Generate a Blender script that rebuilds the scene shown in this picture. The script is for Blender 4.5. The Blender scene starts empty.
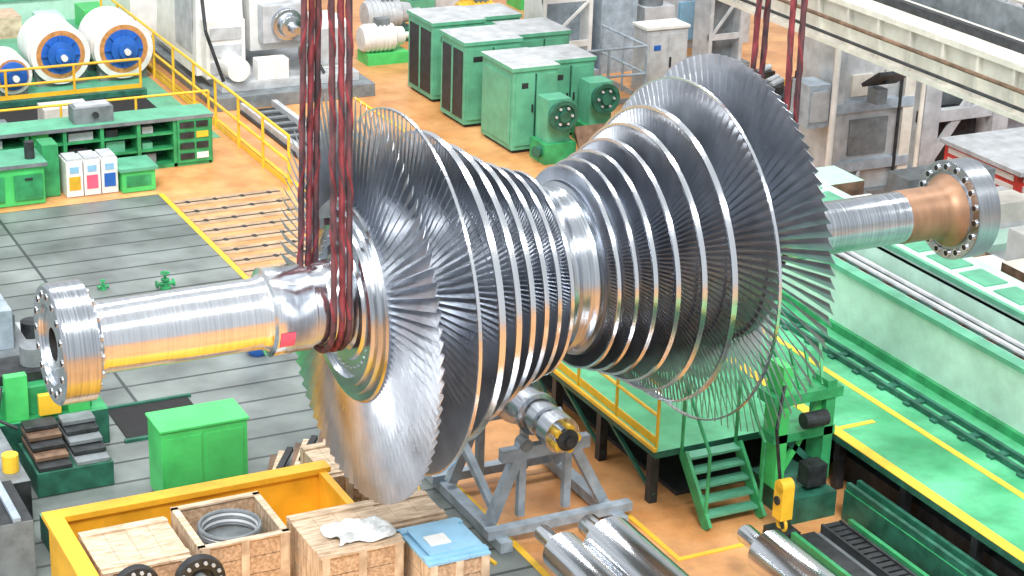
import bpy, math, random
from mathutils import Vector, Matrix
random.seed(7)
PI=math.pi
# ---------------------------------------------------------------- materials
def mat(name,col,rough=.5,metal=0.,var=.12,scale=6.,bump=0.,stretch=None,spec=.5,col2=None,dirt=0.):
    m=bpy.data.materials.new(name);m.use_nodes=True;nt=m.node_tree;N=nt.nodes;L=nt.links
    b=N['Principled BSDF'];b.inputs['Roughness'].default_value=rough;b.inputs['Metallic'].default_value=metal
    b.inputs['Specular IOR Level'].default_value=spec
    tc=N.new('ShaderNodeTexCoord');mp=N.new('ShaderNodeMapping');L.new(tc.outputs['Object'],mp.inputs['Vector'])
    if stretch: mp.inputs['Scale'].default_value=stretch
    no=N.new('ShaderNodeTexNoise');no.inputs['Scale'].default_value=scale;no.inputs['Detail'].default_value=5
    L.new(mp.outputs[0],no.inputs['Vector'])
    cr=N.new('ShaderNodeValToRGB');L.new(no.outputs['Fac'],cr.inputs['Fac'])
    c2=col2 if col2 else tuple(min(1,c*(1+var)) for c in col)
    c1=tuple(c*(1-var) for c in col)
    cr.color_ramp.elements[0].position=.35;cr.color_ramp.elements[1].position=.68
    cr.color_ramp.elements[0].color=(*c1,1);cr.color_ramp.elements[1].color=(*c2,1)
    out=cr.outputs[0]
    if dirt:
        n2=N.new('ShaderNodeTexNoise');n2.inputs['Scale'].default_value=3.1;n2.inputs['Detail'].default_value=9;n2.inputs['Roughness'].default_value=.7
        L.new(tc.outputs['Object'],n2.inputs['Vector'])
        r2=N.new('ShaderNodeValToRGB');r2.color_ramp.elements[0].position=.36;r2.color_ramp.elements[1].position=.56
        r2.color_ramp.elements[0].color=(1-dirt,1-dirt,1-dirt,1);r2.color_ramp.elements[1].color=(1,1,1,1);L.new(n2.outputs['Fac'],r2.inputs[0])
        mx=N.new('ShaderNodeMix');mx.data_type='RGBA';mx.blend_type='MULTIPLY';mx.inputs[0].default_value=1
        L.new(out,mx.inputs[6]);L.new(r2.outputs[0],mx.inputs[7]);out=mx.outputs[2]
    L.new(out,b.inputs['Base Color'])
    mr=N.new('ShaderNodeMapRange');mr.inputs['To Min'].default_value=max(.03,rough*.75);mr.inputs['To Max'].default_value=min(1,rough*1.3)
    L.new(no.outputs['Fac'],mr.inputs['Value']);L.new(mr.outputs[0],b.inputs['Roughness'])
    if bump:
        bp=N.new('ShaderNodeBump');bp.inputs['Strength'].default_value=bump;bp.inputs['Distance'].default_value=.01
        L.new(no.outputs['Fac'],bp.inputs['Height']);L.new(bp.outputs[0],b.inputs['Normal'])
    return m
M={}
M['steel']=mat('turned_steel',(.54,.58,.63),.22,1,.20,3,.03,(22,.6,.6))
M['steel_b']=mat('bright_steel',(.82,.85,.89),.18,1,.10,3,.02,(30,.5,.5))
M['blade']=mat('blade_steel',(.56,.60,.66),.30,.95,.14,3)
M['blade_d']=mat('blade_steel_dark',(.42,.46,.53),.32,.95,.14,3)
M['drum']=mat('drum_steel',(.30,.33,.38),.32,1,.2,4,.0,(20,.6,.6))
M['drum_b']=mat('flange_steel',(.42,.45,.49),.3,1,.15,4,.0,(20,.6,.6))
M['brown']=mat('bronze_band',(.36,.21,.13),.42,.5,.14,3,.0,(4,1,1))
M['dark']=mat('dark_iron',(.035,.04,.045),.5,.3,.4,8)
M['hole']=mat('bore_black',(.012,.012,.014),.7)
M['strap_r']=mat('sling_red',(.20,.035,.045),.8,0,.5,14,0,(1,1,.4))
M['strap_g']=mat('sling_grey',(.075,.05,.065),.8,0,.5,14,0,(1,1,.4),.5,(.16,.06,.07))
M['orange']=mat('orange_floor',(.68,.30,.10),.38,0,.15,1.2,0,None,.5,(.80,.42,.18),.2)
M['green']=mat('machine_green',(.04,.35,.13),.45,0,.2,4,dirt=.3)
M['bgreen']=mat('bright_green',(.08,.60,.16),.4,0,.12,3,dirt=.1)
M['dgreen']=mat('dark_green',(.02,.12,.08),.5,0,.35,6)
M['cabg']=mat('cabinet_green',(.12,.42,.27),.45,0,.12,4,dirt=.15)
M['deckg']=mat('deck_green',(.06,.43,.18),.42,0,.25,1.2,0,None,.4,(.14,.58,.31),.22)
M['mint']=mat('mint_paint',(.56,.84,.72),.45,0,.12,2,dirt=.12)
M['white']=mat('white_paint',(.82,.83,.82),.4,0,.08,4,dirt=.1)
M['cream']=mat('cream_paint',(.70,.68,.62),.5,0,.12,3,dirt=.15)
M['lgrey']=mat('light_grey',(.50,.53,.56),.5,0,.15,4,dirt=.2)
M['grey']=mat('grey_paint',(.20,.23,.25),.5,0,.2,5,dirt=.3)
M['bgrey']=mat('blue_grey_paint',(.36,.44,.52),.45,0,.18,6,dirt=.2)
M['yellow']=mat('safety_yellow',(.88,.54,.04),.45,0,.1,5)
M['tray']=mat('tray_yellow',(.92,.48,.03),.45,0,.12,3,dirt=.12)
M['blue']=mat('blue_paint',(.02,.13,.50),.4,0,.15,5)
M['lblue']=mat('light_blue',(.26,.52,.74),.5,0,.1,4)
M['red']=mat('red_paint',(.60,.05,.04),.45,0,.15,5)
M['pink']=mat('pink_label',(.85,.12,.22),.5,0,.1,5)
M['wood']=mat('crate_wood',(.56,.41,.28),.7,0,.22,5,.1,(1,6,1),.3,(.78,.63,.47))
M['wood2']=mat('crate_board',(.48,.31,.19),.7,0,.22,5,.1,(6,1,6),.3,(.66,.47,.32))
M['rust']=mat('rusty_steel',(.19,.12,.08),.6,.3,.4,7)
M['plastic']=mat('wrap_plastic',(.72,.76,.78),.25,0,.25,9,.5)
M['copper']=mat('copper_wind',(.70,.33,.12),.4,.3,.2,10)
M['beige']=mat('beige_slab',(.50,.35,.22),.55,0,.15,3,dirt=.3)
M['gold']=mat('gold_hub',(.80,.52,.05),.35,.3,.15,6)
def plate_mat():
    m=bpy.data.materials.new('grey_bed_plate');m.use_nodes=True;nt=m.node_tree;N=nt.nodes;L=nt.links
    b=N['Principled BSDF'];tc=N.new('ShaderNodeTexCoord')
    br=N.new('ShaderNodeTexBrick');br.offset=0;br.inputs['Scale'].default_value=1
    br.inputs['Brick Width'].default_value=2.6;br.inputs['Row Height'].default_value=.5
    br.inputs['Mortar Size'].default_value=.022;br.inputs['Mortar Smooth'].default_value=0
    br.inputs['Color1'].default_value=(.15,.18,.175,1);br.inputs['Color2'].default_value=(.21,.24,.235,1);br.inputs['Mortar'].default_value=(.05,.06,.06,1)
    L.new(tc.outputs['Object'],br.inputs['Vector'])
    no=N.new('ShaderNodeTexNoise');no.inputs['Scale'].default_value=1.3;no.inputs['Detail'].default_value=8;L.new(tc.outputs['Object'],no.inputs['Vector'])
    cr=N.new('ShaderNodeValToRGB');cr.color_ramp.elements[0].position=.3;cr.color_ramp.elements[1].position=.7
    cr.color_ramp.elements[0].color=(.6,.6,.6,1);cr.color_ramp.elements[1].color=(1.35,1.35,1.35,1);L.new(no.outputs['Fac'],cr.inputs[0])
    mx=N.new('ShaderNodeMix');mx.data_type='RGBA';mx.blend_type='MULTIPLY';mx.inputs[0].default_value=1
    L.new(br.outputs['Color'],mx.inputs[6]);L.new(cr.outputs[0],mx.inputs[7]);L.new(mx.outputs[2],b.inputs['Base Color'])
    b.inputs['Roughness'].default_value=.42
    return m
M['plate']=plate_mat()
# ---------------------------------------------------------------- mesh builder
class B:
    def __init__(s,off=(0,0,0)): s.v=[];s.f=[];s.m=[];s.mats=[];s.off=off
    def mi(s,k):
        if k not in s.mats:s.mats.append(k)
        return s.mats.index(k)
    def add(s,vs,fs,k):
        o=len(s.v);a,c,d=s.off;s.v+=[(v[0]+a,v[1]+c,v[2]+d) for v in vs];i=s.mi(k)
        for f in fs: s.f.append([o+a for a in f]);s.m.append(i)
    def box(s,x0,x1,y0,y1,z0,z1,k,rot=0,top=None,taper=0):
        t=taper
        vs=[(x0,y0,z0),(x1,y0,z0),(x1,y1,z0),(x0,y1,z0),(x0+t,y0+t,z1),(x1-t,y0+t,z1),(x1-t,y1-t,z1),(x0+t,y1-t,z1)]
        if rot:
            cx,cy=(x0+x1)/2,(y0+y1)/2;c,q=math.cos(rot),math.sin(rot)
            vs=[(cx+(x-cx)*c-(y-cy)*q,cy+(x-cx)*q+(y-cy)*c,z) for x,y,z in vs]
        s.add(vs,[(0,3,2,1),(0,1,5,4),(1,2,6,5),(2,3,7,6),(3,0,4,7)],k);s.add(vs[4:],[(0,1,2,3)],top or k)
    def beam(s,p,q,w,h,k):
        p=Vector(p);q=Vector(q);d=(q-p).normalized();u=Vector((0,0,1))
        if abs(d.z)>.95:u=Vector((0,1,0))
        a=d.cross(u).normalized()*w/2;b=a.cross(d).normalized()*h/2
        vs=[p-a-b,p+a-b,p+a+b,p-a+b,q-a-b,q+a-b,q+a+b,q-a+b]
        s.add(vs,[(0,1,2,3),(7,6,5,4),(0,4,5,1),(1,5,6,2),(2,6,7,3),(3,7,4,0)],k)
    def rev(s,p,d,prof,k,seg=32,caps=True):
        p=Vector(p);d=Vector(d).normalized();u=Vector((0,0,1)) if abs(d.z)<.9 else Vector((0,1,0))
        a=d.cross(u).normalized();b=d.cross(a)
        for i in range(len(prof)-1):
            (t0,r0),(t1,r1)=prof[i][:2],prof[i+1][:2];kk=prof[i][2] if len(prof[i])>2 else k
            vs=[]
            for t,r in((t0,r0),(t1,r1)):
                for j in range(seg):
                    g=2*PI*j/seg;vs.append(p+d*t+a*(r*math.cos(g))+b*(r*math.sin(g)))
            s.add(vs,[(j,(j+1)%seg,seg+(j+1)%seg,seg+j) for j in range(seg)],kk)
        if caps:
            for e,(t,r) in((0,prof[0][:2]),(1,prof[-1][:2])):
                if r>1e-4:
                    vs=[p+d*t+a*(r*math.cos(2*PI*j/seg))+b*(r*math.sin(2*PI*j/seg)) for j in range(seg)]
                    s.add(vs,[list(range(seg))],prof[-1][2] if (e and len(prof[-1])>2) else k)
    def cyl(s,p,q,r,k,seg=20,r2=None):
        p=Vector(p);q=Vector(q);s.rev(p,q-p,[(0,r),((q-p).length,r if r2 is None else r2)],k,seg)
    def tube(s,pts,r,k,seg=8):
        for a,b in zip(pts[:-1],pts[1:]): s.cyl(a,b,r,k,seg)
    def torus(s,c,d,R,r,k,seg=32,ms=8):
        c=Vector(c);prof=[(r*math.sin(2*PI*i/ms),R+r*math.cos(2*PI*i/ms)) for i in range(ms+1)]
        s.rev(c,d,prof,k,seg,False)
    def make(s,name,smooth=True,bevel=0,parent=None):
        me=bpy.data.meshes.new(name);me.from_pydata(s.v,[],s.f)
        for k in s.mats: me.materials.append(M[k])
        me.polygons.foreach_set('material_index',s.m)
        me.update()
        import bmesh
        bm=bmesh.new();bm.from_mesh(me);bmesh.ops.remove_doubles(bm,verts=bm.verts,dist=1e-5);bmesh.ops.recalc_face_normals(bm,faces=bm.faces);bm.to_mesh(me);bm.free()
        if smooth:
            me.polygons.foreach_set('use_smooth',[True]*len(me.polygons));me.set_sharp_from_angle(angle=.55)
        o=bpy.data.objects.new(name,me);bpy.context.scene.collection.objects.link(o)
        if bevel:
            bv=o.modifiers.new('bev','BEVEL');bv.width=bevel;bv.segments=2;bv.limit_method='ANGLE'
        if parent:o.parent=parent
        return o
# ---------------------------------------------------------------- TURBINE ROTOR
HZ=3.3
rotor=bpy.data.objects.new('steam_turbine_rotor',None);bpy.context.scene.collection.objects.link(rotor)
def blades(b,t,r0,r1,n,ch0,ch1,a0,a1,th,k,sgn,st=5,lean=0.,cup=.04):
    for i in range(n):
        g0=2*PI*i/n
        vs=[]
        for j in range(st+1):
            f=j/st;r=r0+(r1-r0)*f;ch=ch0+(ch1-ch0)*f;an=sgn*(a0+(a1-a0)*f);g=g0+sgn*lean*f
            er=(0,math.cos(g),math.sin(g));et=(0,-math.sin(g),math.cos(g))
            tk=th*(1.3-.8*f)
            for (c,h) in((-.5,0),(-.1,.5*tk+cup*ch),(.5,0.0),(-.1,-.5*tk+cup*ch)):
                ax=c*ch;nn=h
                X=ax*math.cos(an)-nn*math.sin(an);T=ax*math.sin(an)+nn*math.cos(an)
                vs.append((t+X,er[1]*r+et[1]*T,HZ+er[2]*r+et[2]*T))
        fs=[]
        for j in range(st):
            for q in range(4):
                fs.append((j*4+q,j*4+(q+1)%4,j*4+4+(q+1)%4,j*4+4+q))
        fs.append((st*4,st*4+1,st*4+2,st*4+3))
        b.add(vs,fs,k)
stages=[(.25,1.00),(.41,1.05),(.58,1.115),(.77,1.21),(.98,1.34),(1.22,1.49),(1.56,1.74),(2.02,1.94)]
hub=[.87,.88,.89,.90,.91,.92,.94,.97]
NS=len(stages)
for sg in(-1,1):
    for i,(t,r) in enumerate(stages):
        b=B();T=sg*t
        if i==NS-1:
            blades(b,T,hub[i]-.02,r,96,.13,.145,.62,1.12,.014,'blade',sg,6,.0,.03)
        elif i==NS-2:
            blades(b,T,hub[i]-.02,r,108,.11,.12,.6,1.05,.012,'blade',sg,5,0,.03)
            b.rev((T-.016,0,HZ),(1,0,0),[(0,r-.006),(0,r+.010),(.032,r+.010),(.032,r-.006),(0,r-.006)],'steel_b',128,False)
        else:
            n=[164,162,158,152,144,134][i]
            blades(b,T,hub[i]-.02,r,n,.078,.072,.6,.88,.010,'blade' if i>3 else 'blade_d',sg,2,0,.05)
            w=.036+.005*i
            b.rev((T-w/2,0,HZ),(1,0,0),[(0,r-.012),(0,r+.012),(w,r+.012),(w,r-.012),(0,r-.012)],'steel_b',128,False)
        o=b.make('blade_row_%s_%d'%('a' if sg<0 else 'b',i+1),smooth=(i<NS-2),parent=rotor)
b=B()
X=(1,0,0);P=(0,0,HZ)
def S(prof,k,seg=96): b.rev(P,X,prof,k,seg,False)
S([(-.17,.86),(-.15,.82),(-.11,.80),(-.04,.80),(-.04,.83),(.04,.83),(.04,.80),(.11,.80),(.15,.82),(.17,.86)],'steel')
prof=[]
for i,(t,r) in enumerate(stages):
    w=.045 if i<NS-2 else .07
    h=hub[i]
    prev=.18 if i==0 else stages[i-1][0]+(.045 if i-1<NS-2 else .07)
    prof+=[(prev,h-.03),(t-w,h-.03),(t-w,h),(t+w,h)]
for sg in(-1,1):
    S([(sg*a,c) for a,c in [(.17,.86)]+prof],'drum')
end=[(2.09,.97),(2.11,.95),(2.11,.88),(2.15,.87),(2.15,.80),(2.19,.79),(2.19,.72),(2.14,.70),(2.14,.56),(2.17,.54),(2.17,.46),(2.20,.42),(2.36,.40)]
S([(-a,c) for a,c in end],'steel');S(end,'steel')
S([(-2.36,.40),(-2.40,.37),(-2.52,.37),(-2.54,.40),(-2.72,.40),(-2.74,.41),(-2.92,.41),(-2.94,.36),(-2.97,.34),(-3.02,.33)],'steel_b')
S([(-3.02,.33),(-3.9,.33),(-3.92,.325),(-4.45,.325),(-4.50,.34)],'steel_b')
S([(-4.50,.34),(-4.54,.40),(-4.56,.50)],'steel_b')
S([(-4.56,.50),(-4.58,.54),(-4.88,.54),(-4.90,.52),(-4.90,.36),(-4.86,.35),(-4.86,.15)],'steel')
S([(-4.86,.15),(-4.60,.15),(-4.60,.001)],'hole')
for i in range(16):
    g=2*PI*i/16;y,z=.445*math.cos(g),.445*math.sin(g)
    b.cyl((-4.895,y,HZ+z),(-4.905,y,HZ+z),.040,'steel_b',14);b.cyl((-4.90,y,HZ+z),(-4.909,y,HZ+z),.026,'hole',12)
    b.cyl((-4.565,y,HZ+z),(-4.53,y,HZ+z),.03,'steel',12)
S([(2.36,.40),(2.5,.33),(2.52,.29),(3.0,.29),(3.02,.28),(4.25,.28)],'steel')
S([(4.25,.28),(4.26,.29),(4.75,.29),(4.80,.30),(4.86,.34),(4.90,.40)],'brown')
S([(4.90,.40),(4.92,.40),(4.92,.545),(5.20,.545),(5.20,.20),(5.18,.01)],'drum_b')
S([(4.915,.44),(4.912,.54),(4.915,.545)],'steel')
for i in range(18):
    g=2*PI*i/18;y,z=.475*math.cos(g),.475*math.sin(g)
    b.cyl((4.915,y,HZ+z),(4.895,y,HZ+z),.042,'steel_b',14);b.cyl((4.897,y,HZ+z),(4.893,y,HZ+z),.031,'hole',12)
for i in range(40):
    g=2*PI*i/40;y,z=.63*math.cos(g),.63*math.sin(g)
    b.cyl((-2.135,y,HZ+z),(-2.15,y,HZ+z),.018,'steel_b',8)
b.make('shaft_and_drum',parent=rotor)
b=B()
vs=[];n=5
for i in range(n+1):
    g=math.radians(-150-22*i/n) ;y,z=.415*math.cos(g),.415*math.sin(g)
    vs+=[(-2.76,y,HZ+z),(-2.90,y,HZ+z)]
b.add(vs,[(2*i,2*i+1,2*i+3,2*i+2) for i in range(n)],'pink')
b.make('pink_tag',parent=rotor)
# ---------------------------------------------------------------- SLINGS
def sling(name,ts,topx,cols,R,spread=.5,r=.03):
    b=B()
    for j,t in enumerate(ts):
        pts=[]
        top=Vector((topx+(t-topx)*spread,0,HZ+8.5))
        for i in range(13):
            g=PI+PI*i/12;pts.append(Vector((t,R*math.cos(g),HZ+R*math.sin(g))))
        front=[Vector((top.x,-.30-.05*j,top.z))];back=[Vector((top.x,-.05+.05*j,top.z))]
        P=front+pts+back
        for i in range(len(P)-1):
            b.cyl(P[i],P[i+1],r,cols[j],8)
        for e,(A,C) in enumerate(((front[0],pts[0]),(pts[-1],back[0]))):
            L=(C-A);k='strap_r' if cols[j]=='strap_g' else 'strap_g';prev=None
            for q in range(101):
                f=q/100;c=A+L*f+Vector((math.cos(q*.8),math.sin(q*.8),0))*r*.75
                if prev is not None: b.cyl(prev,c,r*.55,k,6)
                prev=c
    b.cyl((topx,-.6,HZ+8.6),(topx,.4,HZ+8.6),.1,'dark',16);b.cyl((topx,0,HZ+8.6),(topx,0,HZ+11),.06,'dark',12)
    b.make(name)
sling('lifting_sling',[-2.40,-2.32,-2.25],-2.1,['strap_g','strap_r','strap_g'],.43,1.)
sling('lifting_sling.001',[2.46,2.58],1.2,['strap_r','strap_g'],.36,.9)
# ---------------------------------------------------------------- FLOORS
b=B();b.box(-30,45,-20,60,-.3,0,'orange');b.make('floor',False)
b=B();b.box(-14,0.02,-2,13.0,.0,.012,'plate');b.make('machine_bed_plate',False)
b=B()
b.box(.05,1.85,8.5,12.8,0,.01,'orange')
for i in range(9):
    y=8.6+i*.46
    b.box(.08,1.82,y,y+.3,0,.02,'beige')
    b.box(.08,1.82,y+.13,y+.17,.02,.023,'dark')
    for x in(.25,.7,1.15,1.6): b.box(x,x+.06,y+.1,y+.2,.02,.026,'dark')
b.make('slotted_floor_slab',False)
b=B();b.box(-14,1.9,15.6,60,0,.010,'cabg');b.make('far_bay_floor_paint',False)
b=B()
for x0,x1,y0,y1 in((-.02,.06,-2,13),(2.15,2.22,6,40),(5.0,5.06,12,40)): b.box(x0,x1,y0,y1,.012,.018,'yellow')
b.box(-.8,3.1,-1.9,-1.84,.0,.01,'yellow')
b.box(1.5,2.7,-.5,-.44,.0,.01,'yellow');b.box(1.44,1.5,-.5,.6,.0,.01,'yellow')
b.make('floor_marking_line',False)
b=B();pts=[Vector((-.50+.14*math.sin(i*.45),2.9-.16*i,.03)) for i in range(18)];b.tube(pts,.022,'yellow',8);b.make('yellow_hose')
b=B();b.box(-3.0,-2.0,4.5,5.4,.012,.03,'hole');b.box(-3.05,-1.95,4.45,4.5,.012,.05,'dgreen');b.box(-3.05,-1.95,5.4,5.45,.012,.05,'dgreen')
b.box(-2.3,-1.9,4.2,4.44,.012,.05,'grey');b.make('floor_pit_cover',False)
b=B();b.rev((-.75,6.35,.012),(0,0,1),[(0,.01),(0,.10),(.08,.16),(.16,.17),(.24,.13),(.29,.02)],'blue',20);b.make('blue_float_ball')
def valve(x,y,n,s=.6):
    b=B();q=lambda L:[(a*s,c*s) for a,c in L]
    b.rev((x,y,.012),(0,0,1),q([(0,.13),(.05,.13),(.06,.06),(.2,.06),(.22,.1),(.26,.1),(.27,.03),(.42,.03)]),'green',14)
    b.torus((x,y,.42*s),(0,0,1),.1*s,.018*s,'green',16,6);b.cyl((x-.2*s,y,.16*s),(x+.2*s,y,.16*s),.05*s,'green',12);b.cyl((x-.22*s,y,.16*s),(x-.18*s,y,.16*s),.09*s,'green',12);b.cyl((x+.18*s,y,.16*s),(x+.22*s,y,.16*s),.09*s,'green',12)
    b.beam((x-.1*s,y,.42*s),(x+.1*s,y,.42*s),.02,.02,'green');b.make(n)
valve(-1.15,9.0,'green_valve');valve(-1.95,9.3,'green_valve.001',.35)
# ---------------------------------------------------------------- LEFT STORAGE RACK
b=B()
b.box(-6,1.3,14.3,14.85,.0,.06,'green');b.box(-6,1.3,14.8,14.85,0,.85,'dgreen')
b.box(-6,1.34,14.26,14.9,.80,.86,'grey',0,'cabg')
x=-6
while x<1.31:
    b.box(x-.03,x+.03,14.3,14.8,.0,.82,'green');x+=.608
for z in(.3,.56): b.box(-6,1.3,14.32,14.8,z,z+.03,'green')
for x0 in[-6+.608*i for i in range(11)]:
    for z in(.06,.33,.59):
        k=random.choice(['lgrey','dark','cabg','dark','bgreen','grey'])
        b.box(x0+.08,x0+.2+.3*random.random(),14.4,14.75,z,z+.08+.1*random.random(),k)
b.box(.72,1.3,14.27,14.3,.06,.80,'green')
for z in(.12,.3,.48,.66):
    b.box(.76,1.0,14.25,14.27,z,z+.1,'dark');b.box(1.04,1.24,14.25,14.27,z,z+.1,['white','dark','yellow','dark'][int(z*5)%4])
b.make('green_storage_rack',False)
b=B();b.box(-.95,-.3,14.4,14.75,.86,1.12,'grey');b.box(-.9,-.35,14.45,14.7,1.12,1.15,'lgrey');b.cyl((-.6,14.4,1.0),(-.6,14.35,1.0),.05,'dark');b.make('tool_box',False)
b=B();b.box(-4.2,-1.75,13.25,14.0,.012,.62,'bgreen');b.box(-4.25,-1.7,13.2,14.05,.62,.68,'grey',0,'cabg')
for x in(-3.2,-2.6,-2.0):b.box(x-.22,x+.22,13.22,13.25,.1,.5,'green');
for x in(-3.2,-2.6,-2.0):b.box(x-.06,x+.06,13.2,13.22,.42,.45,'dark')
b.cyl((-1.9,13.5,.68),(-1.9,13.5,.95),.08,'dark',12);b.box(-1.7,-1.45,13.5,13.9,.012,.85,'green');b.make('green_tool_cabinet',False)
b=B()
for i,x in enumerate((-1.38,-1.1,-.82)):
    b.box(x,x+.26,13.35,13.8,.012,.58,'white');b.box(x+.02,x+.24,13.38,13.76,.58,.62,'lgrey');b.box(x+.04,x+.22,13.34,13.35,.12,.34,['gold','pink','blue'][i]);b.box(x+.06,x+.2,13.34,13.35,.4,.5,'lblue')
b.make('label_drum_trio',False)
b=B();b.box(-.52,.02,13.25,13.8,.012,.36,'bgreen');b.box(-.56,.06,13.21,13.84,.36,.41,'cabg')
b.box(-.45,-.05,13.24,13.25,.1,.28,'green');b.make('green_floor_box',False)
b=B();b.box(-6,1.4,15.6,18.6,.012,.03,'hole');b.box(-6,1.5,15.4,15.6,.012,.12,'dgreen');b.box(-6,1.5,18.6,18.75,.012,.12,'dgreen')
b.box(-.9,-.1,16.6,17.1,.03,.5,'cream');b.box(-3,-1.5,16.2,17.0,.03,.3,'grey');b.make('service_pit',False)
def railing(name,pts,h,post,k='yellow',z=0,r=.022):
    b=B()
    for p,q in zip(pts[:-1],pts[1:]):
        p=Vector((*p,z));q=Vector((*q,z));L=(q-p).length;n=max(1,int(L/post))
        for i in range(n+1):
            c=p+(q-p)*i/n;b.cyl(c,c+Vector((0,0,h)),r,k,8)
        for f in(1,.52): b.cyl(p+Vector((0,0,h*f)),q+Vector((0,0,h*f)),r,k,8)
        b.beam(p+Vector((0,0,.08)),q+Vector((0,0,.08)),.01,.1,k)
    b.make(name)
railing('yellow_safety_railing',[(2.0,12.5),(2.0,23.4)],.9,1.1,r=.026)
railing('yellow_safety_railing.001',[(-6,19.0),(1.5,19.0)],.6,1.2,'tray',r=.026)
railing('yellow_safety_railing.002',[(-6,15.3),(1.6,15.3)],.95,1.2,r=.022)
# ---------------------------------------------------------------- SPOOLS
def spool(n,x,y,r,L):
    b=B();z=r+.06;P=(x,y,z);D=(0,1,0)
    b.rev(P,D,[(0,r*.2,'blue'),(0,r*.66,'copper'),(0,r*.82,'white'),(0,r,'white'),(.08,r,'white'),(.09,r*.8,'copper'),(.28,r*.82,'white'),(.30,r*.98,'white'),(L,r*.98,'lgrey'),(L+.02,r*.7,'white'),(L+.4,r*.68,'white')],'white',36)
    b.rev((x,y-.2,z),D,[(0,.08),(.0,.14),(.1,.14),(.12,.26),(.19,.26)],'blue',20)
    b.cyl((x,y-.22,z),(x,y-.3,z),.06,'white',12)
    for i in range(8):
        g=PI*i/4;b.beam((x+.2*math.cos(g),y-.02,z+.2*math.sin(g)),(x+r*.64*math.cos(g),y-.02,z+r*.64*math.sin(g)),.05,.03,'blue')
    b.box(x-r*.8,x+r*.8,y+.1,y+.3,0,r*.5,'grey');b.box(x-r*.8,x+r*.8,y+L-.3,y+L-.1,0,r*.5,'grey')
    b.make(n)
spool('generator_rotor_spool',.2,19.7,.56,1.1);spool('generator_rotor_spool.001',1.4,19.7,.57,1.2);spool('generator_rotor_spool.002',-.8,19.3,.36,.8)
b=B()
for i in range(5): b.box(-1+i*.9,-.5+i*.9,23.6,24.4,0,.35+.1*(i%2),['cabg','wood','mint','bgreen','wood'][i])
b.box(-3,3.5,24.8,25.2,0,.5,'mint');b.box(-3,3.5,24.75,25.25,.5,.56,'cabg');b.make('far_work_bench',False)
# ---------------------------------------------------------------- WHITE BORING MACHINE
b=B((-.15,.5,0))
b.box(2.5,5.6,16.6,21.5,0,.25,'grey');b.box(2.7,5.4,16.9,21.0,.25,.42,'lgrey')
b.box(2.45,3.4,17.6,19.0,.42,2.7,'white',0,None,.05);b.box(2.55,3.3,17.3,17.6,.42,1.5,'white')
b.box(3.5,4.6,17.6,19.1,.8,1.85,'white');b.box(3.65,4.5,17.3,17.6,1.0,1.7,'lgrey')
b.rev((4.1,17.3,1.35),(0,-1,0),[(0,.30),(.12,.30),(.13,.22),(.3,.2),(.32,.09),(.6,.08)],'steel',24)
b.box(4.7,5.4,17.3,18.3,.42,1.3,'white',0,None,.03);b.box(4.75,5.35,17.27,17.3,.5,1.2,'lgrey')
b.box(2.6,3.2,19.2,20.6,.42,2.0,'white',0,None,.08);b.box(3.9,5.2,19.6,20.9,.42,1.3,'white',0,'lgrey')
b.cyl((4.1,18.3,1.85),(4.1,18.3,2.35),.24,'white',20);b.cyl((2.95,18.3,2.7),(2.95,18.3,3.0),.25,'lgrey',20)
b.cyl((4.5,20.2,1.3),(4.5,20.2,1.75),.25,'lgrey',20);b.cyl((3.0,16.8,.68),(3.0,17.3,.68),.22,'white',20)
b.tube([(3.2,17.5,2.4),(3.8,17.3,2.3),(4.3,17.5,1.8)],.04,'dark');b.tube([(3.3,21,2.0),(4.2,20.6,2.1),(4.8,20.2,1.4)],.05,'white')
b.tube([(2.5,17.4,2.2),(2.45,17.0,1.4),(2.7,16.8,.5)],.035,'dark');b.tube([(4.7,17.5,1.3),(4.5,17.2,.9),(4.7,16.9,.45)],.03,'dark')
for i in range(3): b.box(2.62,3.22,17.27,17.3,.5+i*.32,.74+i*.32,'lgrey')
b.box(2.44,2.46,17.8,18.8,.8,2.2,'lgrey');b.box(3.4,4.0,16.9,17.2,.42,.8,'white');b.box(4.3,4.6,16.9,17.1,.42,1.0,'grey')
b.box(2.5,5.0,22.0,23.0,0,1.6,'white');b.box(2.7,4.8,22.2,22.8,1.6,2.1,'lgrey');b.box(4.2,5.2,21.2,22,0,1.0,'white')
b.make('boring_machine',False,.02)
b=B();b.box(2.7,3.5,13.3,16.9,0.0,.05,'dark');b.box(2.75,2.85,13.3,17,.05,.16,'lgrey');b.box(3.35,3.45,13.3,17,.05,.16,'lgrey');
for i in range(9): b.box(2.85,3.35,13.5+i*.38,13.6+i*.38,.05,.08,'grey')
b.make('machine_slide_rail',False)
def motor(n,x,y,s,kb,kc):
    b=B();b.box(x-.5*s,x+.5*s,y-.3*s,y+.3*s,0,.25*s,kb)
    b.rev((x-.55*s,y,.55*s),(1,0,0),[(0,.1),(0,.26*s),(.05,.3*s),(.75*s,.3*s),(.8*s,.22*s),(1.0*s,.2*s),(1.0*s,.07*s),(1.25*s,.07*s)],kc,24)
    for i in range(6): b.rev((x-.45*s+i*.1*s,y,.55*s),(1,0,0),[(0,.3*s),(0,.325*s),(.03,.325*s),(.03,.3*s)],kc,24)
    b.box(x-.2*s,x+.1*s,y-.12*s,y+.12*s,.8*s,.98*s,'grey');b.make(n)
motor('electric_motor',6.6,19.4,.9,'bgreen','white');motor('electric_motor.001',9.2,20.3,1.,'red','gold');motor('electric_motor.002',7.4,21.0,1.,'dgreen','lgrey')
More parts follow.
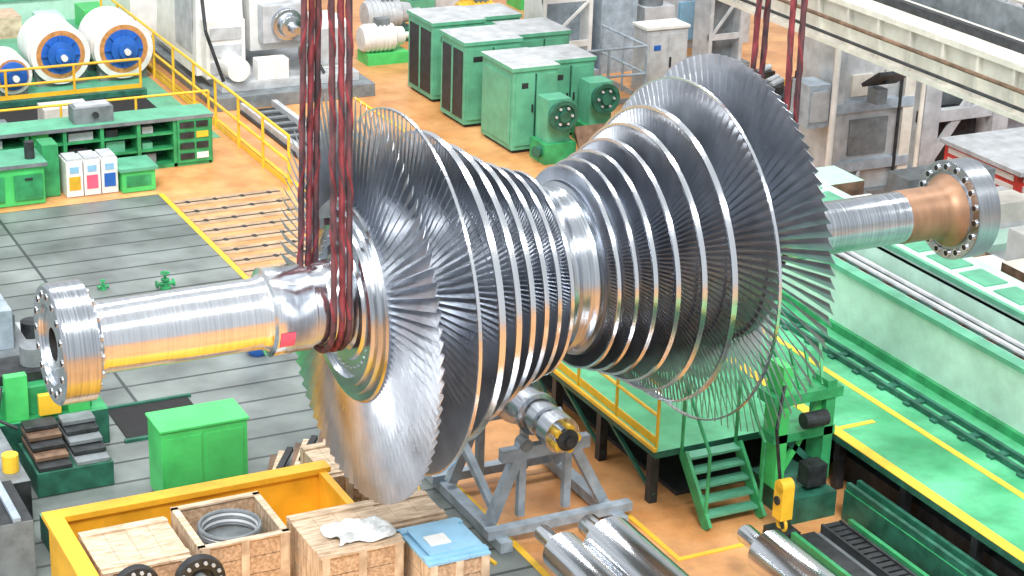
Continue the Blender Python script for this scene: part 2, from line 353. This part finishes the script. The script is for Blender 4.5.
# ---------------------------------------------------------------- GREEN CABINETS
def cabinet(n,x0,x1,y0,y1,h,side='green'):
    b=B();b.box(x0,x1,y0,y1,.06,h,'cabg');b.box(x0+.05,x1-.05,y0+.05,y1-.05,0,.06,'dark')
    b.box(x0-.03,x1+.03,y0-.03,y1+.03,h,h+.07,'cabg',0,'lgrey');m=(x0+x1)/2
    b.box(x0+.05,m-.02,y0-.025,y0,.14,h-.06,'cabg');b.box(m+.02,x1-.05,y0-.025,y0,.14,h-.06,'cabg')
    b.box(m-.02,m+.02,y0-.01,y0,.14,h-.06,'dgreen')
    for xx in(m-.08,m+.05): b.box(xx,xx+.03,y0-.05,y0-.025,h*.5,h*.5+.14,'dark')
    b.box(x0+.15,m-.15,y0-.03,y0-.02,h-.3,h-.2,'dark')
    if side=='dark':
        b.box(x0-.012,x0,y0+.08,y1-.08,.15,h-.12,'dark');b.box(x0-.02,x0,(y0+y1)/2-.03,(y0+y1)/2+.03,.15,h-.12,'cabg')
    else: b.box(x0-.02,x0,y0+.08,y1-.08,.15,h-.12,'cabg')
    b.make(n,False,.008)
cabinet('green_control_cabinet',6.2,7.05,12.9,14.1,1.45)
cabinet('green_control_cabinet.001',7.15,8.1,13.5,14.4,1.35)
cabinet('green_control_cabinet.002',6.1,7.2,14.6,15.6,1.5,'dark')
cabinet('green_control_cabinet.003',7.35,8.4,15.0,16.0,1.45)
cabinet('green_control_cabinet.004',6.25,7.3,16.3,17.4,1.45,'dark')
cabinet('green_control_cabinet.005',7.4,8.4,17.0,17.9,1.3)
def pump(n,x,y):
    b=B();b.box(x-.3,x+.3,y-.05,y+.5,0,.35,'green');b.box(x-.22,x+.22,y+.05,y+.45,.35,1.1,'cabg')
    b.rev((x,y+.05,.85),(0,-1,0),[(0,.2),(.12,.2),(.14,.27),(.2,.27),(.2,.2),(.16,.18),(.16,.1),(.24,.1),(.24,.0)],'dgreen',28)
    for i in range(6):
        g=PI*i/3;b.cyl((x+.15*math.cos(g),y-.13,.85+.15*math.sin(g)),(x+.15*math.cos(g),y-.16,.85+.15*math.sin(g)),.025,'lgrey',8)
    b.cyl((x,y+.2,.2),(x-.4,y+.1,.2),.1,'dgreen',14);b.make(n)
pump('green_pump',6.75,12.2);pump('green_pump.001',7.95,12.9)
b=B();b.beam((7.5,11.8,.0),(7.5,12.15,.62),1.0,.02,'rust');b.beam((7.15,12.0,0),(7.15,12.4,.45),.04,.04,'rust');b.beam((7.85,12.0,0),(7.85,12.4,.45),.04,.04,'rust');b.make('rusty_plate',False)
b=B();b.box(10.3,11.2,15.4,15.9,.0,1.25,'lgrey');b.box(10.27,11.23,15.37,15.93,1.25,1.3,'white')
b.box(10.36,10.72,15.38,15.4,.12,1.15,'lgrey');b.box(10.78,11.14,15.38,15.4,.12,1.15,'lgrey');b.box(10.8,10.84,15.36,15.38,.5,.7,'dark');b.box(10.45,10.6,15.37,15.38,.85,.95,'blue')
b.make('electrical_cabinet',False)
def hcol(n,x,y,w,d,h,k='lgrey',kk='grey'):
    b=B();b.box(x-.15,x+w+.15,y-.1,y+d+.1,0,.12,kk)
    b.box(x,x+.08,y,y+d,.1,h,k);b.box(x+w-.08,x+w,y,y+d,.1,h,k);b.box(x+.08,x+w-.08,y+d*.45,y+d*.55,.1,h,kk)
    z=.6
    while z<h: b.box(x,x+w,y+.02,y+.06,z,z+.12,k);b.beam((x+.08,y+.03,z+.1),(x+w-.08,y+.03,z+.9),.04,.05,k);z+=.9
    b.make(n,False)
hcol('steel_column',8.9,17.0,1.1,.8,7,'white','bgrey');hcol('steel_column.001',12.4,16.5,.8,.6,7,'lgrey','grey')
b=B()
b.box(9.8,14.5,18.2,18.4,0,2.4,'lgrey');b.box(9.8,14.5,18.15,18.2,1.2,1.3,'white')
for i in range(5): b.box(10+i*.9,10.6+i*.9,18.12,18.2,.2,1.0,['bgrey','white','grey','lblue','bgrey'][i])
b.box(10.2,11.0,17.0,17.8,0,1.8,'bgrey');b.box(11.3,12.0,17.2,17.9,0,1.2,'lgrey');b.cyl((11.6,17.5,1.2),(11.6,17.5,1.7),.25,'grey',20)
b.make('equipment_enclosure',False)
railing('grey_handrail',[(8.4,14.9),(10.0,14.9),(10.0,16.6)],1.1,.8,'bgrey',0,.025)
b=B()
for i,(x,y,k,h) in enumerate(((11.5,15.0,'rust',.3),(12.3,14.6,'yellow',.25),(12.8,13.8,'rust',.4),(11.8,13.6,'dark',.35),(10.2,13.8,'bgreen',.5),(13.4,12.8,'grey',.5),(9.4,14.0,'dark',.3),(12.4,12.2,'orange',.25),(11.2,12.6,'dark',.6),(11.9,11.4,'grey',.7),(10.9,11.6,'rust',.35))):
    b.box(x,x+.7,y,y+.5,0,h,k,.1*i);b.box(x+.1,x+.5,y+.1,y+.4,h,h+.15,'dark',.1*i);b.cyl((x+.2,y+.2,h+.15),(x+.5,y+.3,h+.2),.06,'lgrey',10)
b.make('scattered_machine_parts',False)
# ---------------------------------------------------------------- RIGHT COLUMNS
b=B()
b.box(9.6,11.6,8.6,9.8,0,.15,'grey');b.box(9.8,11.3,8.75,9.7,.1,7,'lgrey');b.box(9.74,9.95,8.68,8.76,.1,7,'lgrey');b.box(11.15,11.36,8.68,8.76,.1,7,'cream')
for z in(.5,1.5,2.9,4.1): b.box(9.78,11.34,8.66,8.75,z,z+.16,'bgrey')
b.box(10.15,10.9,8.72,8.75,.75,1.35,'grey');b.box(10.1,10.5,8.70,8.75,1.75,2.1,'cream')
b.cyl((9.7,8.6,0),(9.7,8.6,5),.05,'white',10);b.cyl((11.45,8.6,0),(11.45,8.6,5),.04,'cream',10);b.cyl((11.05,8.66,.1),(11.05,8.66,5),.03,'dark',8)
b.box(9.3,9.7,8.7,9.2,1.3,2.0,'bgrey');b.box(9.33,9.67,8.68,8.7,1.4,1.9,'lgrey')
for i in range(3): b.beam((9.6+.7*i,8.62,.1),(9.75+.7*i,8.75,.5),.05,.2,'lgrey')
b.make('crane_column',False)
b=B();b.beam((10.4,8.42,2.02),(10.4,8.0,2.3),.66,.06,'dark');b.beam((10.4,8.40,2.06),(10.4,8.02,2.32),.6,.05,'cream')
for i in range(4): b.beam((10.2+.13*i,8.40,2.09),(10.2+.13*i,8.02,2.35),.015,.02,'grey')
b.beam((10.4,8.58,2.0),(10.4,8.2,2.1),.06,.06,'dark');b.box(10.3,10.5,8.3,8.55,1.7,1.95,'grey');b.make('flood_lamp',False)
b=B()
for x in(12.1,13.6,15.2):
    b.box(x,x+.34,9.3,9.8,0,7,'lgrey');b.box(x-.1,x+.44,9.2,9.9,0,.12,'grey')
for z in(.9,1.9,2.9): b.box(12.1,15.4,9.35,9.5,z,z+.2,'lgrey')
b.beam((12.3,9.4,.1),(13.6,9.4,1.9),.06,.16,'lgrey')
b.beam((13.8,9.4,1.0),(15.2,9.4,2.9),.06,.16,'lgrey')
b.box(12,15.5,10.4,10.5,0,2.6,'grey');b.box(12.5,13.1,10.3,10.4,.8,1.9,'bgreen');b.box(13.9,14.6,10.3,10.4,.4,1.4,'bgrey')
b.box(12.5,13.5,9.6,10.2,0,.9,'dark');b.box(14,15,9.6,10.2,0,1.2,'bgrey')
b.make('braced_steel_frame',False)
b=B();b.box(9.0,9.4,10.6,11.2,0,1.2,'bgreen');b.box(8.9,9.5,10.5,11.3,1.2,1.25,'dgreen');b.cyl((9.2,10.4,.4),(9.2,10.6,.4),.15,'yellow')
b.box(8.4,8.85,10.2,10.9,0,.8,'yellow');b.box(8.45,8.8,10.3,10.8,.8,1.0,'dark');b.make('green_pump_unit',False)
b=B()
b.box(11.7,16,6.4,8.2,0,.95,'red',0,'lgrey')
for z in(.12,.3,.48,.66,.82):b.box(11.69,11.7,6.5,8.1,z,z+.09,'white');b.box(11.8,15.9,6.38,6.4,z,z+.09,'white')
b.box(11.65,16,6.3,8.3,.95,1.02,'lgrey');b.make('red_equipment_skid',False)
# ---------------------------------------------------------------- CRANE GIRDER
b=B((-.55,0,-.15))
b.box(8.5,8.56,-8,16,3.55,4.15,'cream');b.box(8.4,9.3,-8,16,3.5,3.56,'cream');b.box(8.4,9.3,-8,16,4.12,4.2,'cream')
b.box(8.8,8.9,-8,16,4.2,4.32,'dark');b.box(9.2,9.26,-8,16,3.56,4.12,'lgrey')
for i in range(34): b.box(8.42,8.5,-8+i*.7,-7.95+i*.7,3.56,4.12,'cream')
b.cyl((8.35,-8,3.9),(8.35,16,3.9),.03,'rust',8);b.cyl((8.3,-8,3.7),(8.3,16,3.7),.025,'dark',8)
b.box(9.6,10.3,-8,7.5,3.9,4.1,'cream');b.box(9.6,9.66,-8,7.5,4.1,4.5,'grey');b.cyl((9.9,-8,4.5),(9.9,7.5,4.5),.04,'cream',8)
for i in range(60): b.box(9.3,9.6,-8+i*.26,-7.9+i*.26,4.0,4.04,'grey')
b.make('crane_runway_girder',False)
# ---------------------------------------------------------------- GREEN DECK + RIGHT STRUCTURES
D=.7
b=B()
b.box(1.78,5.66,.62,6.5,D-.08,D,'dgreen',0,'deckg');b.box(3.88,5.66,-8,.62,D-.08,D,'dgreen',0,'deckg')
for y in(.75,1.9,3.0,4.1,5.2,6.3): b.box(1.82,1.92,y,y+.1,0,D-.08,'dark');b.beam((1.87,y,.1),(1.87,min(6.4,y+1.1),D-.1),.04,.04,'dgreen')
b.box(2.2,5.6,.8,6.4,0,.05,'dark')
for y in(-7,-5,-3.4,-2.2,-1,.2): b.box(3.95,4.05,y,y+.1,0,D-.08,'dark')
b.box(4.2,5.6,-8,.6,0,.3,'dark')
b.box(1.76,1.8,.62,6.5,D,D+.04,'yellow')
b.box(3.88,4.02,-8,3.6,D,D+.008,'yellow');b.box(4.80,4.88,-8,5,D,D+.008,'yellow')
b.box(4.02,4.5,.3,.37,D,D+.008,'yellow')
b.make('green_walkway_deck',False)
b=B()
for x in(5.15,5.35): b.box(x,x+.05,-8,6.4,D,D+.07,'dgreen')
for i in range(28): b.box(5.10,5.46,-8+i*.5,-7.9+i*.5,D,D+.03,'dgreen')
b.make('trolley_rail',False)
b=B()
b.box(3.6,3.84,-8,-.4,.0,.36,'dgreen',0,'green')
for x in(3.62,3.76): b.box(x,x+.05,-8,-.4,.36,.44,'dgreen')
b.make('deck_edge_rail',False)
b=B()
b.box(5.72,5.8,-8,6.5,D,1.5,'mint');b.box(5.66,5.72,-8,6.5,D,D+.1,'green');b.box(5.68,5.84,-8,6.5,1.5,1.56,'cabg')
b.box(5.8,6.5,-8,6.5,1.2,1.3,'dgreen')
for x in(5.9,6.02,6.2,6.34): b.cyl((x,-8,1.42),(x,6.5,1.42),.035,'lgrey' if x>6 else 'rust',8)
for i in range(30): b.box(5.84,6.46,-8+i*.5,-7.92+i*.5,1.3,1.36,'rust')
b.box(6.5,6.58,-8,6.5,.0,1.62,'mint');b.box(6.5,7.3,-8,6.5,1.58,1.66,'mint');b.box(6.48,6.54,-8,6.5,1.66,1.72,'cabg')
for i in range(22): b.box(6.75,7.1,-7.8+i*.65,-7.3+i*.65,1.66,1.68,'cabg')
b.make('mint_barrier_trench',False)
b=B();b.box(7.45,11.2,-10,6.2,0,.9,'dgreen',0,'lgrey');b.box(11.2,13.5,-10,5.8,0,.9,'dgreen',0,'cream')
for i in range(14):
    y=-6+i*.9
    b.box(7.55,8.2,y,y+.75,.9,1.35+.15*(i%3),['beige','mint','white','rust','lgrey'][i%5],0,['white','mint','cream'][i%3]);b.cyl((8.5,y,1.05),(8.5,y+.6,1.05),.12,['rust','grey'][i%2],12)
    b.box(9.0,10.6,y,y+.5,.9,1.0+.2*((i+1)%3),['cream','grey','white','mint'][i%4])
b.make('parts_storage_platform',False)
b=B()
for i in range(5):
    z=.14+i*.13;y=.0+i*.105;b.box(2.1,2.78,y,y+.15,z-.03,z,'cabg')
for x in(2.08,2.78): b.beam((x,-.06,.02),(x,.52,.68),.04,.16,'green')
for x in(2.08,2.78): b.cyl((x,.0,.1),(x,.0,.9),.02,'green',8);b.cyl((x,.56,.6),(x,.56,1.5),.02,'green',8);b.cyl((x,.0,.9),(x,.56,1.5),.02,'green',8)
b.make('green_access_stairs',False)
b=B()
for i in range(4):
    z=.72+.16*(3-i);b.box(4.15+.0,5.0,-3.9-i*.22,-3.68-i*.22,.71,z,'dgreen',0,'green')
for x in(4.2,4.95): b.cyl((x,-3.7,.7),(x,-3.7,1.6),.03,'green',8)
b.make('green_access_stairs.001',False)
railing('yellow_safety_railing.003',[(1.84,.7),(1.84,3.4)],.75,.9,z=D,r=.02)
b=B()
b.box(3.0,3.58,-.3,.55,.0,.3,'dgreen')
b.box(2.95,3.07,.0,.3,.3,1.75,'bgreen');b.box(3.55,3.67,.0,.3,.3,1.5,'green');b.box(2.85,3.75,-.02,.32,1.3,1.42,'green');b.box(2.9,3.7,.0,.3,.85,.95,'green')
for i in range(5): b.beam((2.95+.15*i,.1,1.42),(2.85+.2*i,.35,1.8),.03,.04,'green')
b.beam((3.05,.1,.4),(3.6,.1,1.3),.05,.07,'bgreen');b.cyl((3.2,-.08,1.12),(3.5,-.08,1.12),.09,'dark',16)
b.beam((3.6,.1,.4),(3.05,.1,.9),.05,.07,'dgreen');b.box(3.25,3.5,-.2,.0,.35,.6,'dark');b.tube([(2.9,-.1,1.6),(2.7,-.3,1.2),(2.8,-.3,.6)],.02,'dark')
b.make('green_turning_fixture',False)
b=B((-.2,-.5,-.25));b.box(2.85,3.0,-.08,.08,.5,.88,'yellow');b.cyl((2.85,0,.88),(3.0,0,.88),.08,'yellow',16);b.cyl((2.83,0,.72),(3.02,0,.72),.05,'dark',12);b.torus((2.93,0,.42),(1,0,0),.08,.02,'yellow',16,6);b.box(2.8,3.08,-.15,.15,.25,.36,'dark');b.make('yellow_hoist_block')
b=B()
b.box(2.65,3.5,-7,-.75,0,.12,'dgreen',0,'grey')
for i in range(60): b.box(3.08,3.3,-7+i*.105,-6.93+i*.105,.12,.2,'dark')
for x in(3.06,3.3): b.box(x,x+.03,-7,-.75,.12,.22,'dark')
b.box(2.78,2.98,-7,-.75,.12,.15,'dark')
for x in(2.68,3.42): b.box(x,x+.05,-7,-.75,.12,.2,'green')
b.make('cable_drag_chain',False)
# ---------------------------------------------------------------- SMALL ROTOR + STAND
b=B()
for x in(-.15,1.25): b.beam((x,.35,.08),(x,2.35,.08),.14,.12,'bgrey')
for y in(.55,1.95): b.beam((-.3,y,.17),(1.45,y,.17),.12,.1,'bgrey')
for y in(.75,1.75):
    b.beam((-.15,y,.2),(.2,y,1.05),.11,.11,'bgrey');b.beam((1.2,y,.2),(.75,y,1.05),.11,.11,'bgrey');b.beam((-.05,y,.95),(1.0,y,.95),.1,.14,'bgrey')
    b.beam((.2,y,.2),(.2,y,.9),.08,.08,'bgrey');b.beam((.75,y,.2),(.75,y,.9),.08,.08,'bgrey')
    for x in(.22,.7): b.cyl((x,y-.08,1.05),(x,y+.08,1.05),.07,'grey',16)
b.beam((-.1,.75,.3),(-.1,1.75,.85),.08,.08,'bgrey');b.beam((1.15,.75,.3),(1.15,1.75,.85),.08,.08,'bgrey')
b.make('roller_support_stand',False)
b=B()
b.rev((.46,.35,1.27),(0,1,0),[(-.08,.06),(-.08,.12),(0,.12,),(0,.2),(.22,.2),(.23,.16),(.32,.16),(.33,.19),(.55,.19),(.56,.24),(.62,.24),(.63,.2),(.95,.21),(.96,.28),(1.25,.28),(1.27,.22),(2.0,.22),(2.02,.15),(2.3,.15)],'steel',36)
b.rev((.46,.25,1.27),(0,-1,0),[(0,.12),(.03,.12),(.04,.05),(.08,.05)],'dark',20)
for i in range(5):
    g=2*PI*i/5;b.cyl((.46+.12*math.cos(g),.35,1.27+.12*math.sin(g)),(.46+.12*math.cos(g),.24,1.27+.12*math.sin(g)),.045,'gold',12)
b.rev((.46,1.35,1.27),(0,1,0),[(-.02,.28),(-.02,.285),(.12,.285),(.12,.28)],'copper',36)
b.make('small_pump_rotor')
def roller(n,x,y,z,r,L=3.):
    b=B();b.rev((x,y,z),(0,-1,0),[(0,.02),(0,r*.38),(.02,r*.42),(.32,r*.42),(.33,r*.55),(.42,r*.6),(.43,r),(L,r)],'steel_b',36)
    for yy in(y-.8,y-2.2): b.box(x-r*.9,x+r*.9,yy-.08,yy+.08,0.012,z-r*.8,'wood2')
    b.make(n)
roller('steel_roller',-.13,-.36,.62,.21);roller('steel_roller.001',.38,-.40,.62,.29);roller('steel_roller.002',1.76,-1.2,.62,.24)
# ---------------------------------------------------------------- CRATES
b=B()
b.box(-4.65,-1.75,-2.2,1.55,.012,.08,'tray')
b.box(-4.65,-1.75,1.47,1.55,.08,.8,'tray');b.box(-4.65,-4.57,-2.2,1.47,.08,.8,'tray');b.box(-1.83,-1.75,.6,1.47,.08,.8,'tray')
b.box(-4.7,-1.7,1.42,1.6,.78,.84,'tray');b.box(-4.7,-4.52,-2.2,1.42,.78,.84,'tray')
for x in(-4.2,-3.5,-2.8,-2.1): b.box(x,x+.06,1.55,1.6,.05,.78,'tray')
b.make('yellow_parts_tray',False)
def crate(n,x0,x1,y0,y1,z0,z1,lid='wood',openc=False,rot=0):
    b=B();t=.03
    nb=4;hz=(z1-z0)/nb
    for i in range(nb):
        a,c=z0+i*hz+.005,z0+(i+1)*hz-.005
        b.box(x0,x1,y0,y0+t,a,c,'wood2');b.box(x0,x1,y1-t,y1,a,c,'wood2');b.box(x0,x0+t,y0+t,y1-t,a,c,'wood');b.box(x1-t,x1,y0+t,y1-t,a,c,'wood')
    for x in(x0,(x0+x1)/2-.04,x1-.08): b.box(x,x+.08,y0-.02,y0,z0,z1,'wood');b.box(x,x+.08,y1,y1+.02,z0,z1,'wood')
    for y in(y0,y1-.08): b.box(x0-.02,x0,y,y+.08,z0,z1,'wood');b.box(x1,x1+.02,y,y+.08,z0,z1,'wood')
    b.box(x0+t,x1-t,y0+t,y1-t,z0,z0+.04,'wood2')
    if not openc:
        n2=max(3,int((x1-x0)/.2));w=(x1-x0+.04)/n2
        for i in range(n2): b.box(x0-.02+i*w+.002,x0-.02+(i+1)*w-.002,y0-.02,y1+.02,z1,z1+.025,lid)
        for y in(y0+.04,y1-.12): b.box(x0-.02,x1+.02,y,y+.08,z1+.025,z1+.045,lid)
    else:
        b.box(x0-.02,x1+.02,y0-.02,y0+.05,z1,z1+.02,'wood');b.box(x0-.02,x1+.02,y1-.05,y1+.02,z1,z1+.02,'wood');b.box(x0-.02,x0+.05,y0,y1,z1,z1+.02,'wood');b.box(x1-.05,x1+.02,y0,y1,z1,z1+.02,'wood')
    return b.make(n,False)
crate('wooden_crate',-4.45,-3.62,.25,1.1,.08,.78)
crate('wooden_crate.001',-3.5,-2.62,.25,1.15,.08,.84,openc=True)
b=B()
for i in range(5): b.torus((-3.06,.7,.66+i*.035),(0,0,1),.30-.01*(i%2),.022,'lgrey' if i%2 else 'grey',32,6)
b.cyl((-3.06,.7,.12),(-3.06,.7,.62),.33,'grey',24);b.make('hose_coil')
crate('wooden_crate.002',-2.5,-1.66,-.35,.55,.012,.82)
b=B();vs=[];n=14
for i in range(n+1):
    for j in range(n+1):
        u=i/n;v=j/n;vs.append((-2.3+.6*u+.05*math.sin(6*v),-.30+.45*v+.04*math.sin(7*u),.90+.04*math.sin(9*u+3*v)*math.sin(7*v)+.03*random.random()-(.06 if i in(0,n) or j in (0,n) else 0)*.3))
b.add(vs,[(i*(n+1)+j,(i+1)*(n+1)+j,(i+1)*(n+1)+j+1,i*(n+1)+j+1) for i in range(n) for j in range(n)],'plastic');b.make('plastic_sheet')
crate('wooden_crate.003',-1.55,-.92,-.75,.0,.012,.74,'lblue')
b=B();b.box(-1.5,-.97,-.65,-.1,.785,.80,'lblue');b.box(-1.42,-1.2,-.5,-.3,.80,.81,'white');b.make('blue_lid_sheet',False)
crate('wooden_crate.004',-1.5,-.8,.5,1.1,.012,.5);crate('wooden_crate.005',-1.65,-1.2,1.6,2.4,.012,.6)
crate('wooden_crate.006',-1.1,-.75,1.3,1.9,.012,.4)
def wheel(n,x,y,z,r):
    b=B();b.rev((x,y,z),(0,-1,0),[(0,r*.25),(0,r),(.05,r*1.03),(.1,r),(.1,r*.55),(.05,r*.5),(.05,r*.25)],'dark',28,False)
    b.rev((x,y+.02,z),(0,-1,0),[(0,.01),(0,r*.28),(.12,r*.28),(.12,r*.1),(.02,r*.1)],'grey',16,False)
    for i in range(14):
        g=2*PI*i/14;b.cyl((x+r*.8*math.cos(g),y-.1,z+r*.8*math.sin(g)),(x+r*.8*math.cos(g),y-.12,z+r*.8*math.sin(g)),.02,'lgrey',6)
    b.box(x-r*.6,x+r*.6,y-.1,y,.08,z-r*.9,'wood2')
    b.make(n)
wheel('gear_wheel',-4.2,.10,.70,.22);wheel('gear_wheel.001',-3.6,.05,.68,.24)
b=B();b.box(-3.12,-2.15,2.75,3.25,.05,.9,'bgreen');b.box(-3.14,-2.13,2.73,3.27,.9,.93,'bgreen');b.box(-3.05,-2.25,2.8,3.2,0.012,.05,'dark')
b.box(-3.08,-2.67,2.74,2.75,.12,.82,'bgreen');b.box(-2.63,-2.2,2.74,2.75,.12,.82,'bgreen');b.make('green_steel_box',False,.012)
b=B();b.box(-4.5,-3.0,2.05,2.6,0.012,.3,'dgreen',0,'cabg');b.box(-4.3,-3.6,2.15,2.5,.3,.34,'green');b.make('green_flat_bench',False)
b=B()
for i in range(9):
    x=-2.0+.1*i;b.beam((x,2.6+.1*(i%3),.05+.04*i),(x+.35,3.3,.1+.03*i),.07,.05,['rust','wood','dark'][i%3])
b.make('scrap_timber_pile',False)
# left machine tool
b=B()
b.box(-4.3,-3.45,3.5,4.35,.012,.3,'dgreen')
for i in range(5): b.box(-4.27,-3.9,3.52+.14*i,4.3,.3+.06*i,.35+.06*i,'rust' if i%2 else 'dark');b.box(-3.85,-3.48,3.52+.14*i,4.3,.3+.06*i,.35+.06*i,'dark' if i%2 else 'grey')
b.box(-4.6,-3.2,4.55,5.6,.012,.45,'dgreen',0,'green');b.box(-4.5,-3.35,4.7,5.5,.45,.8,'green');b.box(-4.4,-3.5,4.85,5.35,.8,.92,'dark');b.cyl((-3.9,5.1,.92),(-3.9,5.1,1.15),.16,'grey',16)
b.box(-3.65,-3.4,4.6,4.72,.45,1.1,'bgreen');b.box(-4.35,-4.1,4.6,4.72,.45,1.0,'bgreen');b.box(-4.0,-3.75,4.52,4.6,.5,.75,'yellow')
b.rev((-3.7,4.6,.3),(0,-1,0),[(0,.14),(.05,.14),(.05,.05),(.12,.05)],'lgrey',16);b.tube([(-4.4,4.6,.9),(-4.5,4.4,.6),(-4.3,4.3,.5)],.02,'dark')
b.box(-5.6,-3.7,5.9,8.8,.012,.7,'grey');b.box(-5.4,-3.9,6.1,8.6,.7,1.2,'bgrey');b.box(-5.2,-4.1,6.4,8.2,1.2,1.3,'dark')
b.cyl((-5.2,8.1,1.5),(-3.6,8.1,1.5),.17,'lgrey',20);b.cyl((-5.2,8.6,1.4),(-3.5,8.6,1.4),.14,'rust',20)
b.box(-3.7,-3.3,6.3,7.4,.012,.5,'grey',0,'lgrey');b.cyl((-3.5,6.9,.5),(-3.5,6.9,.7),.14,'dark',16)
for i in range(5): b.box(-3.9,-3.85,6.2+.45*i,6.5+.45*i,.75,1.1,'grey')
b.box(-5.9,-4.5,2.9,4.3,.012,.55,'dark',0,'grey');b.box(-5.8,-4.75,1.75,2.7,.012,.7,'grey',0,'dark')
for i in range(4): b.box(-5.7+.25*i,-5.62+.25*i,1.75,2.7,.7,.75,'bgrey')
for i in range(3): b.cyl((-5.2+.28*i,3.2,.55),(-5.2+.28*i,3.2,.75),.09,['lgrey','green','yellow'][i],12)
b.make('machine_tool_bed',False,.01)
b=B()
for i in range(10):
    x=8.5+i*.9;y=22.4+.6*(i%3);b.box(x,x+.6,y,y+.7,0,.4+.3*(i%3),['cabg','lgrey','red','bgreen','white','grey'][i%6]);b.box(x+.1,x+.5,y+.1,y+.5,.4+.3*(i%3),.6+.3*(i%3),['dark','gold','grey'][i%3])
b.make('far_workshop_equipment',False)
# ---------------------------------------------------------------- LIGHT + CAMERA
w=bpy.data.worlds.new('hall_light');bpy.context.scene.world=w;w.use_nodes=True
w.node_tree.nodes['Background'].inputs[0].default_value=(.92,.96,1,1);w.node_tree.nodes['Background'].inputs[1].default_value=.75
def area(x,y,z,sx,sy,e,rx=0,ry=0,col=(1,.98,.95)):
    l=bpy.data.lights.new('added_area_lamp','AREA');l.shape='RECTANGLE';l.size=sx;l.size_y=sy;l.energy=e;l.color=col
    o=bpy.data.objects.new('added_area_lamp',l);o.location=(x,y,z);o.rotation_euler=(rx,ry,0);bpy.context.scene.collection.objects.link(o)
for y in(-10,2,14): area(2,y,15,26,1.6,1900)  # unseen overhead strips, added for the rotor metal to reflect
area(-14,-6,12,6,12,1700,0,-.9)  # unseen side fill, added to light the blade faces
s=bpy.data.lights.new('skylight_sun','SUN');s.energy=2.1;s.angle=.25;s.color=(1,.97,.92)
so=bpy.data.objects.new('skylight_sun',s);so.rotation_euler=(math.radians(35),math.radians(-18),0);bpy.context.scene.collection.objects.link(so)
cam=bpy.data.cameras.new('camera');co=bpy.data.objects.new('camera',cam);bpy.context.scene.collection.objects.link(co)
a,p,r=.4774,.3709,.0332
f=Vector((math.sin(a)*math.cos(p),math.cos(a)*math.cos(p),-math.sin(p)));rt=Vector((math.cos(a),-math.sin(a),0));up=rt.cross(f)
x=math.cos(r)*rt+math.sin(r)*up;y=-math.sin(r)*rt+math.cos(r)*up
m=Matrix((x,y,-f)).transposed().to_4x4();m.translation=Vector((-8.563,-15.837,10.103));co.matrix_world=m
cam.sensor_width=36;cam.lens=1965.1/1024*36;cam.clip_end=200
bpy.context.scene.camera=co
bpy.context.scene.view_settings.view_transform='Standard'
